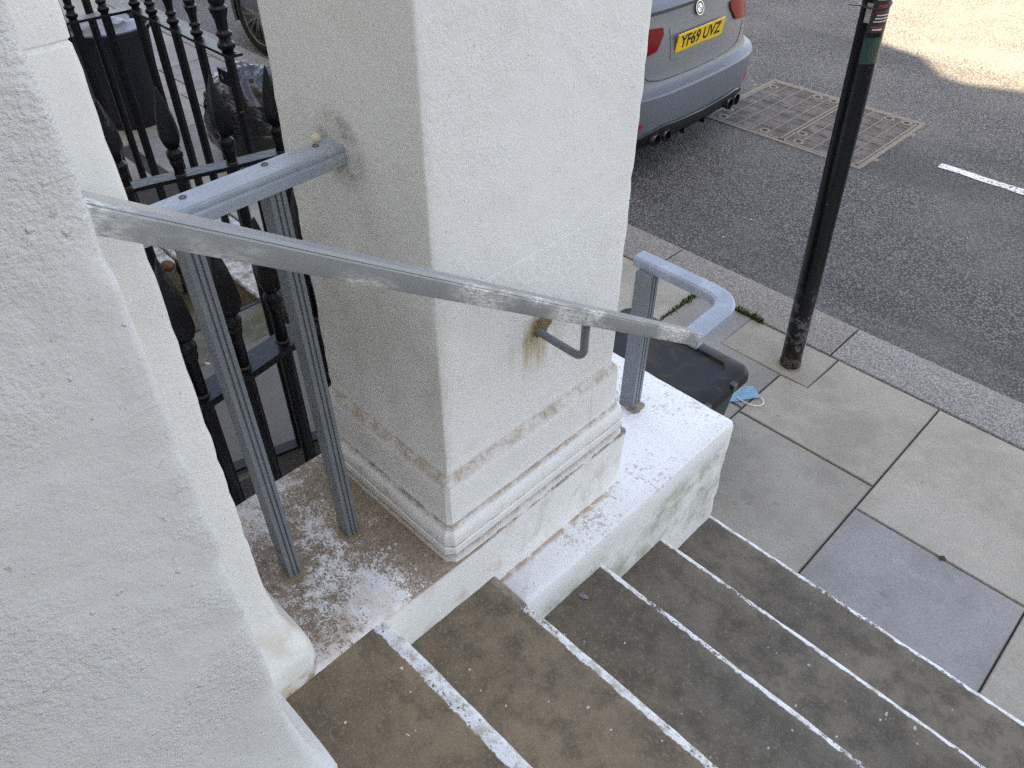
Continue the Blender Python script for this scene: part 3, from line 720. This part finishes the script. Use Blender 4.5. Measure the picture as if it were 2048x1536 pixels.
# recycling box
bx_c = Vector((-1.245, 2.055, 0))
rec = empty('recycling_box', bx_c, 'black plastic recycling box with a dirty clip-on lid behind the cheek wall', 'box')
def rr_ring(bm, hx, hy, r, z, cx=0, cy=0, n=6):
    pts = []
    for sx_, sy_, a0 in ((1, 1, 0), (-1, 1, 90), (-1, -1, 180), (1, -1, 270)):
        for i in range(n+1):
            a = R(a0+90*i/n); pts.append((cx+sx_*(hx-r)+r*math.cos(a), cy+sy_*(hy-r)+r*math.sin(a), z))
    return ring(bm, pts)
bm = BM(); skin(bm, [rr_ring(bm, hx, hy, .05, z) for z, hx, hy in ((.002, .24, .155), (.01, .245, .16), (.33, .275, .185), (.338, .285, .195), (.345, .285, .195))])
obj('tub', bm, Mat('dark_green_plastic', (.012, .03, .028), .5).m, rec, 40, local=True)
bm = BM()
prof = [(.330, .295, .203, .05), (.328, .300, .208, .055), (.352, .298, .206, .055), (.364, .292, .200, .055), (.370, .280, .188, .05), (.370, .222, .150, .04), (.360, .216, .144, .036), (.359, .20, .13, .03)]
rs = [rr_ring(bm, a, b, r, z) for z, a, b, r in prof]; skin(bm, rs)
lid = obj('lid', bm, M_PLASTIC, rec, 35, local=True)
for y in (-.10, .07):
    bm = BM(); box(bm, .278, .3035, y-.016, y+.016, .332, .3725, .004); obj('clip_notch', bm, M_CARBLACK, lid, local=True)
bm = BM(); box(bm, .06, .225, -.1035, -.096, .3695, .3735, .001); obj('ridge', bm, M_PLASTIC, lid, local=True)
# face mask
mk = empty('face_mask', (-1.075, 2.50, .004), 'pale blue disposable face mask lying beside the black box lid', 'mask')
bm = BM(); n = 8; rs = []
for i in range(n+1):
    u = -.04+.08*i/n
    rs.append(ring(bm, [(u, v*.070, .004+.003*math.sin(v*22)+.004*nz((u, v, 0), 18)) for v in (-1, -.66, -.33, 0, .33, .66, 1)]))
skin(bm, rs, closed=False); bmesh.ops.solidify(bm, geom=bm.faces[:], thickness=.0015)
bmesh.ops.rotate(bm, verts=bm.verts[:], cent=(0, 0, 0), matrix=Matrix.Rotation(R(-35), 3, 'Z'))
obj('cloth', bm, M_BLUE, mk, 60, local=True)
bm = BM(); pts = []
for i in range(17):
    t = i/16; a = R(-35)+math.pi*(t-.5); pts.append((.035+.075*math.cos(a)*.9, -.0+.042*math.sin(a), .006))
tube(bm, pts, .0022, 6); obj('ear_loop', bm, M_WHITE, mk, 60, local=True)
# weeds in the joints
bm = BM(); rnd = random.Random(3)
def blades(x, y, n, sp, hmax):
    for _ in range(n):
        a = rnd.uniform(0, 6.28); rr = sp*rnd.random(); bx, by = x+rr*math.cos(a), y+rr*math.sin(a)
        h = hmax*rnd.uniform(.35, 1); w_ = rnd.uniform(.0015, .0035); d = rnd.uniform(0, 6.28); l = h*rnd.uniform(.2, .9)
        p = [Vector((bx, by, -.01)), Vector((bx+.4*l*math.cos(d), by+.4*l*math.sin(d), h*.7)), Vector((bx+l*math.cos(d), by+l*math.sin(d), h))]
        s = Vector((-math.sin(d), math.cos(d), 0))*w_
        v = [bm.verts.new(q) for q in (p[0]-s, p[0]+s, p[1]+s, p[1]-s, p[2])]
        bm.faces.new(v[:4]); bm.faces.new((v[3], v[2], v[4]))
for i in range(34):
    t = i/33; blades(-1.65+.006*math.sin(i*2), 2.70+.31*t, int(4+16*t*abs(math.sin(i*1.7))), .010+.014*t*abs(math.sin(i*.9)), .012+.022*t*abs(math.sin(i*1.3)))
for i in range(14): blades(-1.63+.012*i, 3.016+.004*math.sin(i), 6, .012, .018)
for i in range(20):
    blades(-1.44+.0075*i, 3.02+.004*math.sin(i), int(5+12*abs(math.sin(i*.6))), .013, .015+.024*abs(math.sin(i*.8)))
tag(obj('weeds', bm, M_GRASS), 'green weeds and moss growing in the joints along the kerb', 'weeds', kind='stuff')

# manhole cover set in the road
MX0, MX1, MY0, MY1 = -3.07, -1.80, 5.107, 6.157
mh = empty('access_cover', ((MX0+MX1)/2, (MY0+MY1)/2, ROAD), 'double cast-iron access cover with a worn grid set in the road', 'manhole cover')
bm = BM(); zt = ROAD+.006
xm = (MX0+MX1)/2+.02
for q in ((MX0, MX1, MY0, MY0+.035), (MX0, MX1, MY1-.035, MY1), (MX0, MX0+.035, MY0+.036, MY1-.036), (MX1-.035, MX1, MY0+.036, MY1-.036)):
    box(bm, *q, ROAD-.03, zt, .003)
for x, y in ((MX1+.02, MY0+.22), (MX1+.02, MY1-.25), (MX0-.03, MY1-.22)): box(bm, x-.03, x+.012, y-.03, y+.03, ROAD-.03, ROAD+.003, .008)
obj('frame', bm, M_RIB, mh)
for x0, x1, sd in ((MX0+.04, xm-.006, 1), (xm+.006, MX1-.04, 2)):
    bm = BM(); box(bm, x0, x1, MY0+.04, MY1-.04, ROAD-.03, ROAD+.0015, .002); cv = obj('cover_plate', bm, M_IRONCOV, mh)
    cols, rows = 5, 7; yy0, yy1 = MY0+.04, MY1-.04
    bm = BM()
    for q in ((x0, x1, yy0, yy0+.016), (x0, x1, yy1-.016, yy1), (x0, x0+.016, yy0, yy1), (x1-.016, x1, yy0, yy1)): box(bm, *q, ROAD, ROAD+.0058, .001)
    obj('rim', bm, M_RIB, cv)
    for c_ in range(1, cols):
        bm = BM(); xx = x0+(x1-x0)*c_/cols; box(bm, xx-.0045, xx+.0045, yy0+.017, yy1-.017, ROAD, ROAD+.0055, .001); obj('rib', bm, M_RIB, cv)
    for r_ in range(1, rows):
        bm = BM(); yy = yy0+(yy1-yy0)*r_/rows; box(bm, x0+.017, x1-.017, yy-.005, yy+.005, ROAD, ROAD+.0045, .001); obj('rib', bm, M_IRONCOV if (r_+sd) % 3 else M_RIB, cv)
    # concrete crust smeared over the ribs and keyhole bosses
    for xx, yy in ((x0+.10, yy0+.06), (x1-.16, yy0+.06), (x0+.05, yy1-.12), (x1-.07, yy1-.05), (x0+.05, yy0+.2), (x1-.2, yy1-.06)):
        bm = BM(); lathe(bm, [(ROAD, .042), (ROAD+.006, .040), (ROAD+.0065, .022), (ROAD+.002, .020)], xx, yy, 16); bs = obj('boss', bm, M_RIB, cv, 30)
        bm = BM(); lathe(bm, [(ROAD+.001, .024), (ROAD+.0072, .021), (ROAD+.0075, .018)], xx, yy, 12); obj('keyhole', bm, M_HOLE, bs, 30)

# bin bag
bg_ = empty('bin_bag', (-4.56, 2.30, 0), 'full black plastic bin bag on the pavement behind the railings', 'bin bag')
bm = BM(); bmesh.ops.create_icosphere(bm, subdivisions=5, radius=1)
for v in bm.verts:
    d = v.co.normalized(); az = math.atan2(d.y, d.x)
    r_ = 1+.10*nz(d, 1.6, 3)+.05*abs(nz(d, 4, 4))
    cre = .035*math.sin(az*17+6*nz(d, 2.2, 6))*max(0, d.z)**.7+.022*nz((d.x*3, d.y*3, d.z*7), 1.4, 8)
    r_ += cre
    px, py, pz = d.x*r_*.33, d.y*r_*.29, d.z*r_*.30
    v.co = Vector((px, py, max(.002, pz+.27)))
obj('bag', bm, M_BAG, bg_, 60, local=True)
# dustbin
db = empty('dustbin', (-5.72, 1.98, 0), 'dark navy plastic dustbin with a white rubbish bag in its open top', 'bin')
bm = BM(); prof = [(.004, .205), (.02, .215), (.60, .255), (.605, .272), (.635, .274), (.64, .262), (.60, .246)]
lathe(bm, prof, n=36); obj('tub', bm, M_NAVY, db, 35, local=True)
bm = BM(); bmesh.ops.create_icosphere(bm, subdivisions=4, radius=.235)
for v in bm.verts:
    d = v.co.normalized(); v.co *= .86+.28*nz(d, 2.5)+.16*nz(d, 7); v.co.z = v.co.z*.62+.57
obj('liner', bm, M_WBAG, db, 60, local=True)
bm = BM(); tube(bm, [(-.26, -.06, .5), (-.31, -.05, .5), (-.31, .05, .5), (-.26, .06, .5)], .012, 8); obj('handle', bm, M_NAVY, db, 40, local=True)
# fruit and litter
fr = BM(); bmesh.ops.create_icosphere(fr, subdivisions=3, radius=.034)
for v in fr.verts: v.co.z *= .9; v.co *= 1+.05*nz(v.co, 30); v.co += Vector((-3.72, 1.215, .030))
tag(obj('orange_fruit', fr, M_FRUIT, smooth=60), 'small brown-orange fruit lying by the white coping stone', 'fruit')
def scrap(name, p, L, w_, rz, mt, label, cat):
    bm = BM(); n = 5; rs = []
    for i in range(n+1):
        u = -L/2+L*i/n; ww = w_*(.5+.5*math.sin(math.pi*(i+.6)/(n+1.2))); rs.append(ring(bm, [(u, -ww/2, .001+.003*nz((u, 1, p[0]), 40)), (u, ww/2, .002+.003*nz((u, 2, p[1]), 40))]))
    skin(bm, rs, closed=False); bmesh.ops.solidify(bm, geom=bm.faces[:], thickness=.001)
    o = obj(name, bm, mt, None, 60); o.location = p; o.rotation_euler = (0, 0, rz); return tag(o, label, cat)
scrap('paint_chip', (-2.97, 1.10, -.033), .05, .008, .9, M_CHIP, 'long white paint chip lying on the mossy slab', 'litter')
scrap('paint_chip', (-2.93, .99, -.033), .028, .014, .6, M_CHIP, 'short white paint chip lying on the mossy slab nearer the gate', 'litter')
scrap('leaf', (-.702, .985, .484), .026, .012, .4, Mat('grey_litter', (.36, .38, .42), .7).m, 'small grey scrap on the third step beside the cheek wall', 'litter')
scrap('leaf', (-.107, 2.256, .002), .026, .018, 1.0, Mat('dead_leaf', (.10, .085, .06), .8).m, 'small dark dead leaf on the joint beside the blue-grey slab', 'leaf')

# ================================================================== CAR
car = empty('parked_car', (-2.71, 4.50, ROAD), 'grey saloon parked at the kerb, its yellow-plated tail towards the pole', 'car', rotz=R(1.2))
LEN = 4.67
def xr(h):      # rear outline over height above the road
    pts = [(.17, -.10), (.22, -.05), (.27, -.015), (.34, 0), (.44, .010), (.530, .012), (.542, .004), (.548, -.036), (.560, -.058), (.585, -.070), (.60, -.074), (.68, -.086), (.80, -.102), (.90, -.128), (.955, -.140), (.985, -.118), (1.01, -.135), (1.03, -.19)]
    if h <= pts[0][0]: return pts[0][1]
    for (a, ha), (b, hb) in zip(pts, pts[1:]):
        if a <= h <= b: return ha+(hb-ha)*(h-a)/(b-a)
    return pts[-1][1]
def hw(h):      # half width
    pts = [(.17, .86), (.25, .90), (.42, .932), (.55, .930), (.66, .915), (.85, .885), (1.03, .82)]
    if h <= pts[0][0]: return pts[0][1]
    for (a, ha), (b, hb) in zip(pts, pts[1:]):
        if a <= h <= b: return ha+(hb-ha)*(h-a)/(b-a)
    return pts[-1][1]
def rear(y, h, lift=0):
    u = min(1, abs(y)/hw(h)); return Vector((xr(h)-.06*u**2-.30*u**6+lift, y, h))
def htop(x):    # shoulder line along the car
    t = -x/LEN
    return 1.03-.06*max(0, (t-.25)/.75)-.26*max(0, (t-.68)/.32)**1.6
levels = [.17, .22, .27, .32, .38, .44, .50, .530, .542, .548, .554, .560, .57, .585, .60, .64, .70, .76, .82, .88, .92, .955, .97, .985, 1.0, 1.015, 1.03]
bm = BM(); NR, NS, NF = 48, 30, 24; rs = []
for li, h in enumerate(levels):
    pts = []
    wv_ = hw(h)
    for i in range(NR+1):
        th = -math.pi/2+math.pi*i/NR; y = wv_*math.sin(th); pts.append(rear(y, h))
    xe = pts[-1].x; fx = -LEN+.04+.10*max(0, (h-.5))*2; xf = fx+.42
    for i in range(1, NS):
        t = i/NS; pts.append(Vector((xe+(xf-xe)*t, wv_*(1+.012*math.sin(math.pi*t)), h)))
    for i in range(NF+1):
        th = math.pi/2-math.pi*i/NF; y = wv_*math.sin(th); u = abs(math.sin(th)); pts.append(Vector((fx+.10*u**2+.32*u**5, y, h)))
    for i in range(1, NS):
        t = i/NS; pts.append(Vector((xf+(xe-xf)*t, -wv_*(1+.012*math.sin(math.pi*t)), h)))
    for p in pts:
        k = (h-.17)/(1.03-.17); p.z = .17+(htop(p.x)-.17)*k if p.x < -.6 else (p.z if p.x > -.35 else p.z*(1-(-.35-p.x)/.25)+(.17+(htop(p.x)-.17)*k)*((-.35-p.x)/.25))
    rs.append(ring(bm, pts))
skin(bm, rs, caps=False)
bm.faces.new(rs[0][::-1])
top = rs[-1]; n = len(top)
def pair(i): return (NR-i) % n
# deck across the top: join mirrored points
K = 8; rows = []
order = [NR//2+i for i in range(0, NR//2+NS+NF//2+1)]
for i in order:
    j = (NR-i) % n
    a, b = top[i % n], top[j]
    if a is b: rows.append([a]*(K+1)); continue
    r_ = [a]
    for k in range(1, K):
        t = k/K; p = a.co.lerp(b.co, t); p.z += .045*math.sin(math.pi*t)*min(1, abs(a.co.y)/.8); r_.append(bm.verts.new(p))
    rows.append(r_+[b])
for r0, r1 in zip(rows, rows[1:]):
    for k in range(K):
        f = []
        for v in (r0[k], r0[k+1], r1[k+1], r1[k]):
            if v not in f: f.append(v)
        if len(f) > 2:
            try: bm.faces.new(f)
            except ValueError: pass
body = obj('body', bm, M_CARPAINT, car, 32, local=True)
# cabin
def cab(x0, x1, w_, z_, n=10):
    pts = []
    for i in range(n+1): t = i/n; y = w_*(1-2*t); pts.append((x0-.10*(abs(y)/w_)**3, y, z_))
    for i in range(n+1): t = i/n; y = -w_+2*w_*t; pts.append((x1+.16*(abs(y)/w_)**3, y, z_))
    return pts
bm = BM(); rs = [ring(bm, cab(*q)) for q in ((-.55, -3.35, .76, .95), (-.75, -3.10, .745, 1.10), (-1.25, -2.62, .65, 1.34))]
skin(bm, rs, caps=False); obj('windows', bm, M_GLASS, car, 40, local=True)
bm = BM(); rs = [ring(bm, cab(*q)) for q in ((-1.22, -2.66, .66, 1.325), (-1.30, -2.55, .63, 1.36), (-1.6, -2.35, .45, 1.385), (-1.8, -2.2, .15, 1.39))]
skin(bm, rs); obj('roof', bm, M_CARPAINT, car, 40, local=True)
def patch(name, pts, mt, lift, parent=car, n=8, thick=.006, smooth=40):
    """a panel laid over the tail: pts = [(y, low h, high h)]"""
    bm = BM(); rs = []
    for (y0, a0, b0), (y1, a1, b1) in zip(pts, pts[1:]):
        for i in range(n+(1 if (y1, a1, b1) == pts[-1] else 0)):
            t = i/n; y = y0+(y1-y0)*t; a = a0+(a1-a0)*t; b = b0+(b1-b0)*t
            rs.append(ring(bm, [rear(y, a+(b-a)*k/6, lift) for k in range(7)]))
    skin(bm, rs, closed=False); bmesh.ops.recalc_face_normals(bm, faces=bm.faces[:])
    bmesh.ops.solidify(bm, geom=bm.faces[:], thickness=thick)
    return obj(name, bm, mt, parent, smooth, local=True)
for s in (-1, 1):
    tl = patch('tail_light', [(s*.37, .850, .885), (s*.44, .770, .892), (s*.60, .742, .902), (s*.80, .752, .908), (s*.88, .79, .90)], M_LAMPD, .007)
    patch('lens', [(s*.415, .806, .822), (s*.46, .786, .824), (s*.62, .765, .826), (s*.80, .772, .83)], M_LAMP, .010, tl, 6, .003)
    patch('lens', [(s*.40, .842, .856), (s*.60, .840, .866), (s*.82, .842, .872)], M_LAMPP, .010, tl, 6, .003)
    patch('reflector', [(s*.60, .355, .385), (s*.74, .375, .398)], M_LAMP, .004)
    for y in (.37, .47):
        bm = BM(); lathe(bm, [(-.05, .036), (.075, .041), (.079, .039), (.079, .033), (.02, .030)], n=18)
        bmesh.ops.rotate(bm, verts=bm.verts[:], cent=(0, 0, 0), matrix=Matrix.Rotation(R(90), 3, 'Y')); bmesh.ops.translate(bm, verts=bm.verts[:], vec=rear(s*y, .262)+Vector((-.035, 0, -.005)))
        obj('exhaust_pipe', bm, M_EXH, car, 35, local=True)
# diffuser
DL = [(-.66, .22), (-.56, .305), (-.42, .332), (-.25, .325), (0, .318), (.25, .325), (.42, .332), (.56, .305), (.66, .22)]
df = patch('diffuser', [(y, .185, h) for y, h in DL], M_DIFF, .008)
bm = BM(); tube(bm, [rear(y, h, .010) for y, h in DL], .006, 6); obj('trim_strip', bm, M_CARBLACK, df, 60, local=True)
for y in (-.12, .12):
    bm = BM(); q = rear(y, .24); box(bm, q.x-.10, q.x+.012, y-.006, y+.006, .185, .285, .003); obj('fin', bm, M_CARBLACK, df, local=True)
# boot lid shut line
def seam(name, pts, r_, mt, lift=.001, parent=car):
    bm = BM(); tube(bm, [rear(y, h, lift) for y, h in pts], r_, 6); return obj(name, bm, mt, parent, 60, local=True)
ln = [(-.60, .72), (-.56, .66), (-.50, .612), (-.40, .592), (-.2, .586), (0, .584), (.2, .586), (.40, .592), (.50, .612), (.56, .66), (.60, .72)]
ln2 = []
for (a, b), (c_, d) in zip(ln, ln[1:]): ln2 += [(a+(c_-a)*k/5, b+(d-b)*k/5) for k in range(5)]
seam('boot_gap', ln2+[ln[-1]], .004, M_CARBLACK)
# number plate in its recess
pr_ = patch('plate_recess', [(-.30, .685, .865), (0, .68, .87), (.30, .685, .865)], M_CARPAINT, .003, car, 6, .006)
np_ = empty('number_plate', rear(0, .775, .012)); np_.parent = car; np_.rotation_euler = (0, R(7), 0)
def textmesh(s, size, mat):
    cu = bpy.data.curves.new('txt', 'FONT'); cu.body = s; cu.size = size; cu.align_x = 'CENTER'; cu.align_y = 'CENTER'; cu.extrude = .0004; cu.offset = size*.022
    o = bpy.data.objects.new('txt', cu); C.objects.link(o)
    me = bpy.data.meshes.new_from_object(o.evaluated_get(bpy.context.evaluated_depsgraph_get()))
    bpy.data.objects.remove(o); me.materials.clear(); me.materials.append(mat); return me
bm = BM(); box(bm, -.004, .004, -.26, .26, -.0555, .0555, .002); obj('plate', bm, M_PLATE, np_, local=True)
t = textmesh('YF69 UVZ', .108, M_TEXT)
tw = max(v.co.x for v in t.vertices)-min(v.co.x for v in t.vertices)
th = max(v.co.y for v in t.vertices)-min(v.co.y for v in t.vertices)
o = bpy.data.objects.new('lettering', t); C.objects.link(o); o.parent = np_; o.location = (.0047, 0, 0)
o.rotation_euler = (R(90), 0, R(90)); o.scale = (.45/tw, .079/th, 1)
# roundel
bd = empty('badge', rear(0, .925, .010)); bd.parent = car; bd.rotation_euler = (0, R(90-18), 0)
def disc(name, r0, r1, z0, z1, mt, a0=0, a1=360, n=24):
    bm = BM(); rs = []
    full = (a1-a0) >= 360
    for i in range(n+(0 if full else 1)):
        a = R(a0+(a1-a0)*i/n); c_, s_ = math.cos(a), math.sin(a)
        rs.append(ring(bm, [(r0*c_, r0*s_, z0), (r1*c_, r1*s_, z0), (r1*c_, r1*s_, z1), (r0*c_, r0*s_, z1)]))
    if full: rs.append(rs[0]); skin(bm, rs, caps=False)
    else: skin(bm, rs)
    return obj(name, bm, mt, bd, 30, local=True)
disc('ring', .0385, .041, 0, .0055, M_CHROME); disc('ring', .025, .0383, 0, .004, M_TEXT); disc('ring', .0235, .0252, 0, .0048, M_CHROME)
for k, mt in enumerate((M_BBLUE, M_BWHITE, M_BBLUE, M_BWHITE)): disc('quadrant', .0003, .0234, 0, .0042, mt, 90*k, 90*k+90, 8)
# wheels
def wheel(x, s):
    w_ = empty('wheel', (x, s*.85, .33)); w_.parent = car
    bm = BM(); prof = [(-.11, .22), (-.115, .26), (-.11, .315), (-.09, .332), (.06, .332), (.09, .315), (.098, .26), (.092, .245), (.04, .235)]
    lathe(bm, prof, n=40); bmesh.ops.rotate(bm, verts=bm.verts[:], cent=(0, 0, 0), matrix=Matrix.Rotation(R(-90*s), 3, 'X')); obj('tyre', bm, M_TYRE, w_, 35, local=True)
    bm = BM(); lathe(bm, [(-.05, .20), (.02, .236), (.075, .243), (.080, .247), (.086, .247), (.082, .236), (.0, .225)], n=40); lathe(bm, [(.0, .05), (.07, .05), (.078, .04), (.078, .001)], n=16)
    for k in range(10):
        a = 2*math.pi*k/10
        for da in (-.09, .09):
            p0 = Vector((.045*math.cos(a), .045*math.sin(a), .066)); p1 = Vector((.242*math.cos(a+da*1.6), .242*math.sin(a+da*1.6), .074))
            tube(bm, [p0, p0.lerp(p1, .5)+Vector((0, 0, .004)), p1], [.013, .008, .008], 6)
    bmesh.ops.rotate(bm, verts=bm.verts[:], cent=(0, 0, 0), matrix=Matrix.Rotation(R(-90*s), 3, 'X')); obj('rim', bm, M_ALLOY, w_, 35, local=True)
    bm = BM(); lathe(bm, [(.0, .001), (.0, .24)], n=24); bmesh.ops.rotate(bm, verts=bm.verts[:], cent=(0, 0, 0), matrix=Matrix.Rotation(R(-90*s), 3, 'X')); obj('backing', bm, M_TYRE, w_, local=True)
    # black wheel opening
    bm = BM(); lathe(bm, [(0, .30), (0, .385), (.012, .385), (.012, .335)], n=40); bmesh.ops.rotate(bm, verts=bm.verts[:], cent=(0, 0, 0), matrix=Matrix.Rotation(R(-90*s), 3, 'X')); bmesh.ops.translate(bm, verts=bm.verts[:], vec=(0, s*.082, 0))
    geom = [v for v in bm.verts if v.co.z < -.16]; bmesh.ops.delete(bm, geom=geom, context='VERTS')
    obj('arch', bm, M_CARBLACK, w_, 40, local=True)
for s in (-1, 1):
    wheel(-.98, s); wheel(-3.80, s)
